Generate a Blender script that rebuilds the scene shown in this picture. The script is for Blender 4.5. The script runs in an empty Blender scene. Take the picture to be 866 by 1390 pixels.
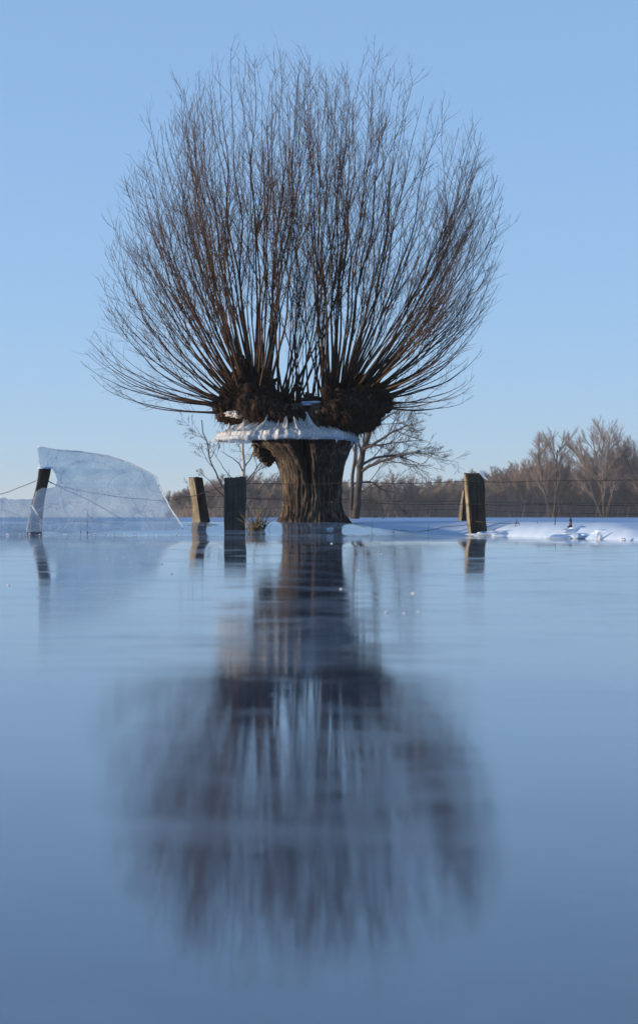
import bpy, math, random
from mathutils import Vector, Matrix, noise as mn

random.seed(11)
SC = bpy.context.scene
COL = SC.collection
R = math.radians
F_PX, CX, HY, CAMH = 2940.0, 433.0, 702.0, 0.22


def at(px, py, D):
    """point of the place at distance D that the photograph shows at (px, py)"""
    return Vector(((px - CX) * D / F_PX, D, CAMH + (HY - py) * D / F_PX))


def smooth(a, b, v):
    t = max(0.0, min(1.0, (v - a) / (b - a)))
    return t * t * (3 - 2 * t)


def interp(tab, v):
    if v <= tab[0][0]:
        return tab[0][1]
    for (a, p), (b, q) in zip(tab, tab[1:]):
        if v <= b:
            return p + (q - p) * (v - a) / (b - a)
    return tab[-1][1]


def fbm(x, y, z, octs=4):
    s, a, t = 0.0, 1.0, 0.0
    for _ in range(octs):
        s += a * mn.noise(Vector((x, y, z)))
        t += a
        x, y, z, a = x * 2.03 + 7.1, y * 2.03 + 3.7, z * 2.03 + 1.3, a * 0.5
    return s / t


# ------------------------------------------------------------------ mesh helper
class MB:
    def __init__(self):
        self.v, self.f = [], []

    def tube(self, pts, rad, sides=5, cap=True):
        n = len(pts)
        base = len(self.v)
        t0 = (pts[1] - pts[0]).normalized()
        ref = Vector((0.13, 0.97, 0.21)) if abs(t0.y) < 0.9 else Vector((1, 0, 0))
        u = t0.cross(ref).normalized()
        for i in range(n):
            t = (pts[min(i + 1, n - 1)] - pts[max(i - 1, 0)])
            if t.length < 1e-9:
                t = t0.copy()
            t.normalize()
            u = (u - t * u.dot(t))
            if u.length < 1e-6:
                u = t.orthogonal()
            u.normalize()
            w = t.cross(u)
            for k in range(sides):
                a = 2 * math.pi * k / sides
                self.v.append(pts[i] + (u * math.cos(a) + w * math.sin(a)) * rad[i])
        for i in range(n - 1):
            for k in range(sides):
                a = base + i * sides + k
                b = base + i * sides + (k + 1) % sides
                self.f.append((a, b, b + sides, a + sides))
        if cap:
            self.f.append(tuple(base + k for k in range(sides))[::-1])
            self.f.append(tuple(base + (n - 1) * sides + k for k in range(sides)))

    def loft(self, rings, cap=True):
        base = len(self.v)
        m = len(rings[0])
        for r in rings:
            self.v.extend(r)
        for i in range(len(rings) - 1):
            for k in range(m):
                a = base + i * m + k
                b = base + i * m + (k + 1) % m
                self.f.append((a, b, b + m, a + m))
        if cap:
            for idx, rev in ((0, True), (len(rings) - 1, False)):
                c = sum(rings[idx], Vector()) / m
                ci = len(self.v)
                self.v.append(c)
                for k in range(m):
                    a = base + idx * m + k
                    b = base + idx * m + (k + 1) % m
                    self.f.append((b, a, ci) if rev else (a, b, ci))

    def ico(self, c, r, sub=3, sc=(1, 1, 1), rot=None, amp=0.0, freq=3.0, seed=0.0):
        import bmesh
        bm = bmesh.new()
        bmesh.ops.create_icosphere(bm, subdivisions=sub, radius=1.0)
        base = len(self.v)
        for v in bm.verts:
            p = v.co.copy()
            k = 1 + amp * fbm(p.x * freq + seed, p.y * freq - seed, p.z * freq + 2 * seed, 3)
            p = Vector((p.x * sc[0], p.y * sc[1], p.z * sc[2])) * (r * k)
            if rot:
                p = rot @ p
            self.v.append(p + c)
        for f in bm.faces:
            self.f.append(tuple(base + v.index for v in f.verts))
        bm.free()

    def mesh(self, name, origin=None, flat=False):
        me = bpy.data.meshes.new(name)
        o = origin or Vector()
        me.from_pydata([tuple(p - o) for p in self.v], [], self.f)
        me.validate()
        me.polygons.foreach_set('use_smooth', [not flat] * len(me.polygons))
        me.update()
        return me

    def build(self, name, mat, parent=None, origin=None, flat=False):
        org = origin
        if org is None and parent is not None:
            org = wpos(parent)
        me = self.mesh(name, org, flat)
        me.materials.append(mat)
        ob = bpy.data.objects.new(name, me)
        COL.objects.link(ob)
        if parent is not None:
            ob.parent = parent
        elif origin is not None:
            ob.location = origin
        return ob


def wpos(o):
    p = Vector(o.location)
    while o.parent:
        o = o.parent
        p += Vector(o.location)
    return p


def tag(o, label=None, cat=None, group=None, kind=None):
    for k, v in (('label', label), ('category', cat), ('group', group), ('kind', kind)):
        if v:
            o[k] = v
    return o


def empty(name, loc, label, cat, group=None):
    o = bpy.data.objects.new(name, None)
    o.location = loc
    o.empty_display_size = 0.2
    COL.objects.link(o)
    return tag(o, label, cat, group)


def copy_tree(o, parent=None):
    c = o.copy()
    COL.objects.link(c)
    c.parent = parent
    for ch in list(o.children):
        copy_tree(ch, c)
    return c


# ------------------------------------------------------------------ materials
def new_mat(name):
    m = bpy.data.materials.new(name)
    m.use_nodes = True
    nt = m.node_tree
    return m, nt, nt.nodes, nt.links, nt.nodes['Principled BSDF']


def tex_coord(N, L, scale=(1, 1, 1), kind='Object'):
    tc = N.new('ShaderNodeTexCoord')
    mp = N.new('ShaderNodeMapping')
    mp.inputs['Scale'].default_value = scale
    L.new(tc.outputs[kind], mp.inputs['Vector'])
    return mp.outputs['Vector']


def noise_node(N, L, vec, scale, detail=4, rough=0.6, dist=0.0):
    n = N.new('ShaderNodeTexNoise')
    n.inputs['Scale'].default_value = scale
    n.inputs['Detail'].default_value = detail
    n.inputs['Roughness'].default_value = rough
    n.inputs['Distortion'].default_value = dist
    L.new(vec, n.inputs['Vector'])
    return n.outputs['Fac']


def ramp(N, L, fac, stops):
    r = N.new('ShaderNodeValToRGB')
    e = r.color_ramp.elements
    e[0].position, e[0].color = stops[0][0], (*stops[0][1], 1)
    e[1].position, e[1].color = stops[-1][0], (*stops[-1][1], 1)
    for p, c in stops[1:-1]:
        q = e.new(p)
        q.color = (*c, 1)
    L.new(fac, r.inputs['Fac'])
    return r.outputs['Color']


def bump(N, L, h, strength, dist, normal=None):
    b = N.new('ShaderNodeBump')
    b.inputs['Strength'].default_value = strength
    b.inputs['Distance'].default_value = dist
    L.new(h, b.inputs['Height'])
    if normal:
        L.new(normal, b.inputs['Normal'])
    return b.outputs['Normal']


def wood_mat(name, stops, scale=(14, 14, 1.6), nscale=2.2, bs=0.8, bd=0.02, rough=0.9):
    m, nt, N, L, P = new_mat(name)
    v = tex_coord(N, L, scale)
    n1 = noise_node(N, L, v, nscale, 6, 0.65, 0.4)
    v2 = tex_coord(N, L, (1, 1, 1))
    n2 = noise_node(N, L, v2, 5.0, 3)
    mx = N.new('ShaderNodeMath')
    mx.operation = 'MULTIPLY_ADD'
    mx.inputs[1].default_value = 0.35
    L.new(n2, mx.inputs[0])
    sc = N.new('ShaderNodeMath')
    sc.operation = 'MULTIPLY'
    sc.inputs[1].default_value = 0.68
    L.new(n1, sc.inputs[0])
    L.new(sc.outputs[0], mx.inputs[2])
    L.new(ramp(N, L, mx.outputs[0], stops), P.inputs['Base Color'])
    P.inputs['Roughness'].default_value = rough
    P.inputs['Specular IOR Level'].default_value = 0.2
    L.new(bump(N, L, n1, bs, bd), P.inputs['Normal'])
    return m


M_BARK = wood_mat('willow_bark', [(0.30, (0.010, 0.007, 0.006)), (0.5, (0.042, 0.033, 0.027)), (0.76, (0.27, 0.205, 0.14))], bs=1.0, bd=0.035)
M_BURR = wood_mat('burr_bark', [(0.32, (0.008, 0.005, 0.004)), (0.55, (0.020, 0.012, 0.009)), (0.80, (0.16, 0.10, 0.058))],
                  scale=(12, 12, 2.6), nscale=2.5, bs=1.0, bd=0.035)
M_SHOOT = wood_mat('shoot_bark', [(0.3, (0.022, 0.013, 0.009)), (0.55, (0.070, 0.040, 0.025)), (0.8, (0.17, 0.10, 0.058))],
                   scale=(20, 20, 5), bs=0.2, bd=0.003, rough=0.75)
M_ROOT = wood_mat('rootlet', [(0.3, (0.015, 0.009, 0.006)), (0.55, (0.05, 0.03, 0.018)), (0.75, (0.16, 0.10, 0.055))], bs=0.1, bd=0.002)
M_POST = wood_mat('weathered_oak', [(0.28, (0.014, 0.011, 0.009)), (0.5, (0.045, 0.036, 0.028)), (0.75, (0.12, 0.098, 0.07))],
                  scale=(22, 22, 1.3), nscale=1.6, bs=0.6, bd=0.008)
M_POSTG = wood_mat('grey_oak', [(0.28, (0.018, 0.017, 0.015)), (0.5, (0.055, 0.052, 0.046)), (0.75, (0.13, 0.12, 0.105))],
                   scale=(22, 22, 1.2), nscale=1.6, bs=0.7, bd=0.008)
M_SUNLIT = wood_mat('sunlit_oak', [(0.28, (0.05, 0.042, 0.032)), (0.5, (0.17, 0.145, 0.105)), (0.72, (0.38, 0.33, 0.25))],  # post wood made paler, sunlight painted in for the left flanks
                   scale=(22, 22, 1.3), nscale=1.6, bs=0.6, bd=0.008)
M_FAR = wood_mat('far_twigs', [(0.3, (0.115, 0.092, 0.083)), (0.7, (0.20, 0.163, 0.145))], scale=(.3, .3, .3), bs=0.0, bd=0.001)
M_FARD = wood_mat('far_dark_bark', [(0.3, (0.032, 0.027, 0.024)), (0.7, (0.08, 0.066, 0.057))], scale=(2, 2, 1), bs=0.0, bd=0.001)
M_FARG = wood_mat('far_pale_twigs', [(0.3, (0.16, 0.125, 0.105)), (0.7, (0.28, 0.225, 0.18))], scale=(.3, .3, .3), bs=0.0, bd=0.001)
M_BIRCH = wood_mat('pale_bark', [(0.3, (0.12, 0.10, 0.085)), (0.48, (0.36, 0.31, 0.26)), (0.8, (0.5, 0.44, 0.37))], scale=(3, 3, 5), bs=0.2, bd=0.01)
M_STRAW = wood_mat('dry_grass', [(0.3, (0.16, 0.11, 0.06)), (0.7, (0.34, 0.25, 0.14))], bs=0.0, bd=0.001)
M_WEED = wood_mat('dead_stem', [(0.3, (0.03, 0.024, 0.02)), (0.7, (0.09, 0.07, 0.055))], bs=0.0, bd=0.001)

m, nt, N, L, P = new_mat('wire_steel')
P.inputs['Base Color'].default_value = (0.045, 0.035, 0.03, 1)
P.inputs['Metallic'].default_value = 0.3
v = tex_coord(N, L)
L.new(ramp(N, L, noise_node(N, L, v, 30, 3), [(0.35, (0.03, 0.026, 0.025)), (0.7, (0.10, 0.06, 0.04))]), P.inputs['Base Color'])
P.inputs['Roughness'].default_value = 0.7
M_WIRE = m

# snow
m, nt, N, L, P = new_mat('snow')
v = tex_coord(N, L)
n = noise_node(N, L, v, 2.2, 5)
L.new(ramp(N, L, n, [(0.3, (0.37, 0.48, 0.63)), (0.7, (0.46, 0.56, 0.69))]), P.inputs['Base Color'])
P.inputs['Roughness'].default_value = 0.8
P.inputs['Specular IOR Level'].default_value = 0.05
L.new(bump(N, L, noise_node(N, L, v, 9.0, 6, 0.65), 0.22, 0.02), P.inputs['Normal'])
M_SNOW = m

# snow frozen onto the collar: fluted, grainy
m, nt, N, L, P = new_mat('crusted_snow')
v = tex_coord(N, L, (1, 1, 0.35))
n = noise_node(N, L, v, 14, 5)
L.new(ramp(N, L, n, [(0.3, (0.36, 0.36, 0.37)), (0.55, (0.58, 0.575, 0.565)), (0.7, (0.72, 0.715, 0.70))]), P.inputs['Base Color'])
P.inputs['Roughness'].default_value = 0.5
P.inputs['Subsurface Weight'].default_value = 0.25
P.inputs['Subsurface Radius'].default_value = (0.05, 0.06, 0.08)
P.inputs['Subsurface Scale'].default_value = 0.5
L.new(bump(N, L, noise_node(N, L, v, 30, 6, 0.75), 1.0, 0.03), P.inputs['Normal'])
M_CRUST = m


def clear_ice(name, f0, f1, col=(0.66, 0.74, 0.86), rough=0.25, nscale=(3, 3, 3)):
    """broken plate of ice: partly see-through, partly frosted"""
    m, nt, N, L, P = new_mat(name)
    v = tex_coord(N, L, nscale)
    n1 = noise_node(N, L, v, 1.3, 6, 0.65, 0.6)
    v2 = tex_coord(N, L, (1, 1, 1))
    n2 = noise_node(N, L, v2, 34, 3, 0.7)
    P.inputs['Base Color'].default_value = (*col, 1)
    L.new(ramp(N, L, n2, [(0.35, tuple(c * 0.86 for c in col)), (0.68, tuple(min(1, c * 1.12) for c in col))]), P.inputs['Base Color'])
    P.inputs['Roughness'].default_value = rough
    P.inputs['IOR'].default_value = 1.31
    L.new(bump(N, L, n1, 0.5, 0.05, bump(N, L, n2, 0.3, 0.006)), P.inputs['Normal'])
    tl = N.new('ShaderNodeBsdfTranslucent')
    tl.inputs['Color'].default_value = (0.75, 0.83, 0.93, 1)
    mx0 = N.new('ShaderNodeMixShader')
    mx0.inputs[0].default_value = 0.4
    L.new(P.outputs[0], mx0.inputs[1])
    L.new(tl.outputs[0], mx0.inputs[2])
    tr = N.new('ShaderNodeBsdfTransparent')
    tr.inputs['Color'].default_value = (0.90, 0.95, 0.98, 1)
    vo = N.new('ShaderNodeTexVoronoi')
    vo.feature = 'DISTANCE_TO_EDGE'
    vo.inputs['Scale'].default_value = 1.7
    wv = N.new('ShaderNodeVectorMath')
    wv.operation = 'MULTIPLY_ADD'
    wv.inputs[1].default_value = (0.5, 0.5, 0.5)
    nz = N.new('ShaderNodeTexNoise')
    nz.inputs['Scale'].default_value = 3.0
    nz.inputs['Detail'].default_value = 5
    L.new(v2, nz.inputs['Vector'])
    L.new(nz.outputs['Color'], wv.inputs[0])
    L.new(v2, wv.inputs[2])
    L.new(wv.outputs[0], vo.inputs['Vector'])
    ck = N.new('ShaderNodeMapRange')
    ck.inputs['From Min'].default_value = 0.003
    ck.inputs['From Max'].default_value = 0.012
    ck.inputs['To Min'].default_value = 0.4
    ck.inputs['To Max'].default_value = 0.0
    L.new(vo.outputs['Distance'], ck.inputs['Value'])
    spk = N.new('ShaderNodeMapRange')
    spk.inputs['From Min'].default_value = 0.62
    spk.inputs['From Max'].default_value = 0.72
    spk.inputs['To Max'].default_value = 0.35
    L.new(n2, spk.inputs['Value'])
    mr = N.new('ShaderNodeMapRange')
    mr.inputs['From Min'].default_value = 0.3
    mr.inputs['From Max'].default_value = 0.7
    mr.inputs['To Min'].default_value = f0
    mr.inputs['To Max'].default_value = f1
    L.new(n1, mr.inputs['Value'])
    mx = N.new('ShaderNodeMixShader')
    s1 = N.new('ShaderNodeMath')
    s1.operation = 'ADD'
    L.new(mr.outputs[0], s1.inputs[0])
    L.new(ck.outputs[0], s1.inputs[1])
    s2 = N.new('ShaderNodeMath')
    s2.operation = 'ADD'
    s2.use_clamp = True
    L.new(s1.outputs[0], s2.inputs[0])
    L.new(spk.outputs[0], s2.inputs[1])
    L.new(s2.outputs[0], mx.inputs[0])
    L.new(tr.outputs[0], mx.inputs[1])
    L.new(mx0.outputs[0], mx.inputs[2])
    out = [x for x in N if x.type == 'OUTPUT_MATERIAL'][0]
    L.new(mx.outputs[0], out.inputs['Surface'])
    return m


M_SLAB = clear_ice('slab_ice', 0.20, 0.54, col=(0.76, 0.80, 0.86))
M_CLEAR = clear_ice('clear_plate_ice', 0.06, 0.22, col=(0.76, 0.80, 0.86))
M_RIM = clear_ice('rim_ice', 0.5, 0.85, col=(0.7, 0.78, 0.88))
M_CHIP = clear_ice('chip_ice', 0.7, 0.95, col=(0.82, 0.86, 0.92))

# the lake ice
m, nt, N, L, P = new_mat('lake_ice')
v = tex_coord(N, L, (1, 1, 1))
sep = N.new('ShaderNodeSeparateXYZ')
L.new(v, sep.inputs[0])


def math2(op, a, b):
    n = N.new('ShaderNodeMath')
    n.operation = op
    for i, q in enumerate((a, b)):
        if isinstance(q, (int, float)):
            n.inputs[i].default_value = q
        else:
            L.new(q, n.inputs[i])
    return n.outputs[0]


def maprange(val, a, b, c, d):
    r = N.new('ShaderNodeMapRange')
    for i, q in enumerate((a, b, c, d)):
        r.inputs[1 + i].default_value = q
    L.new(val, r.inputs[0])
    return r.outputs[0]


def mixcol(fac, a, b):
    n = N.new('ShaderNodeMix')
    n.data_type = 'RGBA'
    L.new(fac, n.inputs['Factor'])
    L.new(a, n.inputs[6]) if not isinstance(a, tuple) else setattr(n.inputs[6], 'default_value', (*a, 1))
    L.new(b, n.inputs[7]) if not isinstance(b, tuple) else setattr(n.inputs[7], 'default_value', (*b, 1))
    return n.outputs[2]


big = noise_node(N, L, v, 0.55, 5, 0.6, 0.4)
streak = noise_node(N, L, tex_coord(N, L, (0.6, 1.6, 1)), 1.1, 6, 0.65, 0.3)
base = ramp(N, L, streak, [(0.32, (0.040, 0.055, 0.080)), (0.55, (0.065, 0.086, 0.118)), (0.72, (0.105, 0.128, 0.165))])
# wind-scoured frost, thicker where the sheet lies on the shore
shore = maprange(sep.outputs[1], 22.0, 27.0, 0.0, 0.12)
frost_n = math2('ADD', noise_node(N, L, tex_coord(N, L, (1, 1.3, 1)), 1.7, 8, 0.72, 0.5), shore)
frost = math2('MULTIPLY', maprange(frost_n, 0.48, 0.77, 0.0, 0.28), maprange(sep.outputs[1], 2.0, 10.0, 0.7, 1.0))
# trapped bubbles and grains, small pale dots
vor = N.new('ShaderNodeTexVoronoi')
vor.inputs['Scale'].default_value = 5.5
L.new(v, vor.inputs['Vector'])
dots = maprange(vor.outputs['Distance'], 0.035, 0.07, 1.0, 0.0)
dots = math2('MULTIPLY', dots, maprange(noise_node(N, L, v, 1.3, 2), 0.52, 0.6, 0.0, 1.0))
cov = math2('MAXIMUM', frost, math2('MULTIPLY', dots, 0.7))
L.new(mixcol(cov, base, (0.42, 0.46, 0.52)), P.inputs['Base Color'])
rg = math2('ADD', maprange(big, 0.32, 0.68, 0.034, 0.078), math2('MULTIPLY', cov, 0.35))
L.new(rg, P.inputs['Roughness'])
P.inputs['IOR'].default_value = 1.9
w1 = noise_node(N, L, tex_coord(N, L, (0.9, 1.2, 1)), 0.9, 2, 0.5)
w2 = noise_node(N, L, tex_coord(N, L, (1.0, 1.8, 1)), 5.0, 3, 0.5)
nrm = bump(N, L, w1, 0.028, 0.03)
nrm = bump(N, L, w2, 0.055, 0.006, nrm)
L.new(nrm, P.inputs['Normal'])
dfs = N.new('ShaderNodeBsdfDiffuse')           # the frost itself is matt
dfs.inputs['Color'].default_value = (0.66, 0.67, 0.69, 1)
mxs = N.new('ShaderNodeMixShader')
L.new(math2('MULTIPLY', cov, 0.8), mxs.inputs[0])
L.new(P.outputs[0], mxs.inputs[1])
L.new(dfs.outputs[0], mxs.inputs[2])
L.new(mxs.outputs[0], [x for x in N if x.type == 'OUTPUT_MATERIAL'][0].inputs['Surface'])
M_ICE = m


# ------------------------------------------------------------------ ground, ice
def ice_z(x, y):
    mask = interp([(0.2, 1.0), (0.9, 0.5), (1.7, 0.0)], x)
    return 0.16 * smooth(24.6, 27.6, y) * mask + swell(x, y) + 0.004 * fbm(x * 0.6, y * 0.6, 3.3, 2) * smooth(21, 25, y)


# gentle swell across the view, shaped to place the willow's reflection
# height on the willow that the sheet mirrors, against the angle at which it is seen from the camera
MIRROR = [(38, 0.75), (50, 1.05), (60, 1.2), (90, 1.33), (150, 1.42), (198, 1.50), (213, 1.68), (225, 1.95), (260, 2.25), (320, 2.8), (448, 4.0), (520, 5.0), (588, 6.2), (690, 7.4)]
_SW = [0.0] * 2101
for _i in range(2100, 0, -1):
    _d = _i * 0.01
    _th = (CAMH - _SW[_i]) * F_PX / _d
    _s = ((interp(MIRROR, _th) - _SW[_i]) / (28.0 - _d) * F_PX - _th) / (2 * F_PX)
    _s = 0.62 * max(-0.012, min(0.03, _s)) * smooth(28, 44, _th) * smooth(0.5, 1.0, _d)
    _SW[_i - 1] = _SW[_i] - 0.01 * _s


def swell(x, y):
    t = max(0.0, min(20.98, y)) * 100
    i = int(t)
    return _SW[i] + (_SW[i + 1] - _SW[i]) * (t - i)


TOE = [(-60, 29.4), (-5, 29.0), (0.25, 28.8), (0.6, 26.9), (1.7, 26.0), (2.0, 25.3), (2.5, 22.6), (3.0, 20.2), (4.2, 18.8), (9, 17.5), (60, 14)]


def ground_z(x, y):
    s = y - interp(TOE, x) + 0.18 * fbm(x * 1.3, 5.5, 0.2, 3)
    iz = ice_z(x, min(y, 29.5))
    if s < 0:
        return max(-0.6, iz - 0.01 + s * 0.35)
    k = smooth(0, 1.0, s) * 0.45 + smooth(0.1, 2.6, s) * 0.55
    top = 0.172
    z = iz + (top - iz) * k
    z += k * (0.008 * fbm(x * 0.9, y * 0.8, 0.0, 3) - 0.003) * smooth(70, 35, y)
    return z


def grid(xs, ys, zf, name, mat):
    me = bpy.data.meshes.new(name)
    nx = len(xs)
    vs = [(x, y, zf(x, y)) for y in ys for x in xs]
    fs = []
    for j in range(len(ys) - 1):
        for i in range(nx - 1):
            a = j * nx + i
            fs.append((a, a + 1, a + nx + 1, a + nx))
    me.from_pydata(vs, [], fs)
    me.polygons.foreach_set('use_smooth', [True] * len(fs))
    me.materials.append(mat)
    o = bpy.data.objects.new(name, me)
    COL.objects.link(o)
    o['kind'] = 'structure'
    return o


def axis(lo, hi, step, far_lo, far_hi, g=1.25):
    a = [lo + step * i for i in range(int(round((hi - lo) / step)) + 1)]
    s, v = step, a[-1]
    while v < far_hi:
        s *= g
        v += s
        a.append(v)
    s, v = step, a[0]
    while v > far_lo:
        s *= g
        v -= s
        a.insert(0, v)
    return a


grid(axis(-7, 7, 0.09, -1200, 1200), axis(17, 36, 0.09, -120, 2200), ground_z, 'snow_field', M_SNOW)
grid(axis(-5.4, 3.6, 0.3, -250, 90), axis(0.5, 30, 0.05, -80, 30.0), ice_z, 'frozen_water', M_ICE)

# ------------------------------------------------------------------ the willow
TD = 28.0
TS = TD / F_PX          # metres per pixel of the photograph at the tree
tree_base = at(424, 708, TD)
willow = empty('willow_tree', tree_base, 'old pollarded willow with thick split trunk and a fan of bare shoots', 'tree')


def tp(px, py, dy=0.0):
    p = at(px, py, TD)
    p.y += dy
    return p


PROF = [(716, 376, 474), (708, 379, 470), (700, 383, 467), (690, 385, 465), (675, 386, 464), (655, 384, 464), (640, 381, 466), (625, 374, 470),
        (612, 363, 475), (602, 351, 481), (592, 346, 485), (580, 345, 488), (570, 347, 489), (560, 354, 486), (553, 366, 478), (549, 382, 466)]
PROF_L = [(-a, b) for a, b, c in PROF]
PROF_R = [(-a, c) for a, b, c in PROF]


def bark_ridge(th, z, seed=0.0):
    """furrowed bark: ridges running up the trunk, breaking and rejoining"""
    tw = th + 0.25 * fbm(math.cos(th) * 1.2, math.sin(th) * 1.2, z * 1.1 + seed, 2)
    c, s = math.cos(tw), math.sin(tw)
    a = 1 - abs(mn.noise(Vector((c * 7.5 + seed, s * 7.5, z * 1.3)))) * 2.0
    b = 1 - abs(mn.noise(Vector((c * 15 + seed, s * 15, z * 2.6 + 9)))) * 2.0
    c2 = 1 - abs(mn.noise(Vector((c * 28 + seed, s * 28, z * 6 + 5)))) * 2.0
    return a * 0.52 + b * 0.32 + c2 * 0.16


mb = MB()
rings = []
NR, NS = 210, 300
for i in range(NR):
    t = i / (NR - 1)
    py = 716 + (549 - 716) * t
    xl, xr = interp(PROF_L, -py), interp(PROF_R, -py)
    cx, hw = 0.5 * (xl + xr), 0.5 * (xr - xl)
    z = CAMH + (HY - py) * TS
    ring = []
    for k in range(NS):
        th = 2 * math.pi * k / NS
        c, s = math.cos(th), math.sin(th)
        r = hw * TS
        rr = r * (1 + 0.05 * fbm(c * 1.4, s * 1.4, z * 0.9, 3))
        rr += (0.052 * bark_ridge(th, z) - 0.032) * (0.7 + 0.6 * smooth(1.2, 0.2, z))
        # the old split between the two halves, open below the collar
        d = math.atan2(math.sin(th - R(-97)), math.cos(th - R(-97)))
        w = 0.05 + 0.09 * smooth(0.55, 1.15, z)
        rr -= (0.10 + 0.22 * smooth(0.5, 1.15, z)) * math.exp(-(d / w) ** 2) * smooth(0.25, 0.55, z)
        d2 = math.atan2(math.sin(th - R(-62)), math.cos(th - R(-62)))
        rr -= 0.05 * math.exp(-(d2 / 0.07) ** 2)
        # roots spreading at the foot
        rr += smooth(0.42, 0.12, z) * 0.06 * (0.5 + 0.5 * math.sin(th * 5 + 0.7))
        ring.append(Vector(((cx - CX) * TS + rr * c, TD + rr * s * 0.86, z)))
    rings.append(ring)
mb.loft(rings)
# burrs low on the left flank
for px, py, r in ((354, 612, 10), (359, 621, 8), (351, 603, 9), (364, 628, 6), (362, 612, 9), (358, 604, 10), (367, 622, 7)):
    mb.ico(tp(px, py, -0.02), r * TS, 4, (1, 1.3, 0.9), None, 0.7, 3.2, px)
# little spurs that stand on the saddle
for px, py, h in ((412, 552, 16), (421, 552, 22), (429, 552, 18), (404, 553, 9)):
    pts = [tp(px + random.uniform(-1, 1), py + 3 - h * j / 5, 0.1) for j in range(6)]
    mb.tube(pts, [r * TS for r in (8, 7, 6, 5.5, 5.5, 3)], 9)
trunk = mb.build('trunk', M_BARK, willow)


def blob(spheres, name, parent, voxel=0.019, amp=0.07, lumps=8):
    """spheres grown together into one knotted lump"""
    b = MB()
    rs = random.Random(len(spheres) * 7 + int(spheres[0][0]))
    for px, py, dy, r in spheres:
        b.ico(tp(px, py, dy), r * TS, 4)
        for _ in range(lumps):                    # burrs and stubs of old cuts
            d = Vector((rs.gauss(0, 1), rs.gauss(-.4, 1), rs.gauss(0, 1))).normalized()
            q = rs.uniform(2.5, 6.0) * min(1, r / 15)
            c0 = tp(px, py, dy) + d * (r * 0.92 * TS)
            if rs.random() < 0.5 and d.z > -0.3:
                e = (d + Vector((0, 0, 0.6))).normalized()
                b.tube([c0 - e * .05, c0 + e * rs.uniform(.02, .06), c0 + e * rs.uniform(.07, .14)], [q * .9 * TS, q * .75 * TS, q * .6 * TS], 9)
            else:
                b.ico(c0, q * TS, 3, (1, 1, rs.uniform(.8, 1.6)))
    o = b.build('lump_source', M_BURR, None, origin=wpos(parent))
    md = o.modifiers.new('r', 'REMESH')
    md.mode = 'VOXEL'
    md.voxel_size = voxel
    md2 = o.modifiers.new('s', 'SMOOTH')
    md2.iterations = 2
    dg = bpy.context.evaluated_depsgraph_get()
    me = bpy.data.meshes.new_from_object(o.evaluated_get(dg))
    bpy.data.objects.remove(o)
    off = wpos(parent)
    me.update()
    for v in me.vertices:
        p = v.co + off
        n1 = fbm(p.x * 6, p.y * 6, p.z * 3.4, 4)
        n2 = 1 - 2 * abs(mn.noise(Vector((p.x * 13 + p.z * 3, p.y * 13, p.z * 3.0 + 4))))
        n3 = 1 - 2 * abs(mn.noise(Vector((p.x * 27, p.y * 27, p.z * 7 + 9))))
        v.co += v.normal * (amp * (n1 * 1.1 + n2 * 0.75 + n3 * 0.3 - 0.3))
    me.polygons.foreach_set('use_smooth', [True] * len(me.polygons))
    me.name = name
    me.materials.clear()
    me.materials.append(M_BURR)
    ob = bpy.data.objects.new(name, me)
    COL.objects.link(ob)
    ob.parent = parent
    return ob


head_l = blob([(384, 578, 0, 17), (372, 568, 0, 20), (362, 555, -.05, 22), (352, 542, -.1, 21), (344, 530, -.1, 18), (338, 519, -.1, 15), (334, 508, -.08, 11), (328, 535, 0, 14),
               (346, 512, .1, 12), (318, 545, .05, 15), (309, 555, .05, 12), (304, 565, .0, 8), (300, 553, .1, 10), (354, 524, .15, 16), (334, 560, -.12, 12),
               (366, 548, .2, 18), (385, 562, .2, 16), (384, 572, -.42, 15), (368, 562, -.36, 18), (352, 556, -.34, 17), (400, 572, -.46, 9), (338, 550, -.32, 13), (322, 566, -.1, 8), (313, 570, -.05, 6)], 'pollard_head', willow)
tag(head_l, 'sunlit shaggy head leaning out to the left')
head_r = blob([(458, 570, 0, 22), (474, 562, -.05, 26), (449, 566, -.42, 16), (464, 562, -.42, 19), (480, 560, -.38, 20), (438, 572, -.46, 10), (494, 556, -.3, 17), (456, 550, -.34, 15), (484, 552, -.12, 28), (496, 545, 0, 24), (509, 549, 0, 17), (517, 543, .1, 13), (466, 543, .1, 20),
               (452, 548, -.05, 14), (456, 532, 0, 10), (474, 528, .05, 12), (496, 568, -.05, 15), (487, 574, -.1, 13), (505, 560, .1, 15), (484, 530, -.1, 11), (522, 552, .0, 8), (508, 528, .05, 9)], 'pollard_head', willow)
tag(head_r, 'dark rounded head on the shaded right side')
saddle = blob([(395, 560, .12, 16), (410, 557, .15, 15), (425, 557, .15, 15), (440, 556, .12, 16), (418, 549, .2, 10)], 'saddle', willow, 0.02, 0.03)


# shoots ----------------------------------------------------------------
ENV = [(120, 525), (112, 500), (122, 452), (135, 385), (150, 305), (170, 250), (195, 215), (222, 170), (248, 128), (280, 92), (312, 62), (345, 72), (372, 68),
       (398, 60), (420, 80), (447, 105), (475, 85), (502, 68), (535, 85), (568, 90), (596, 112), (622, 140), (645, 180), (662, 205), (682, 250), (688, 300),
       (678, 352), (672, 405), (655, 450), (668, 500), (640, 548)]


def env(t):
    s = t * (len(ENV) - 1)
    i = min(int(s), len(ENV) - 2)
    f = s - i
    return ENV[i][0] + (ENV[i + 1][0] - ENV[i][0]) * f, ENV[i][1] + (ENV[i + 1][1] - ENV[i][1]) * f


def bez(a, b, c, d, t):
    u = 1 - t
    return a * (u ** 3) + b * (3 * u * u * t) + c * (3 * u * t * t) + d * (t ** 3)


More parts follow.
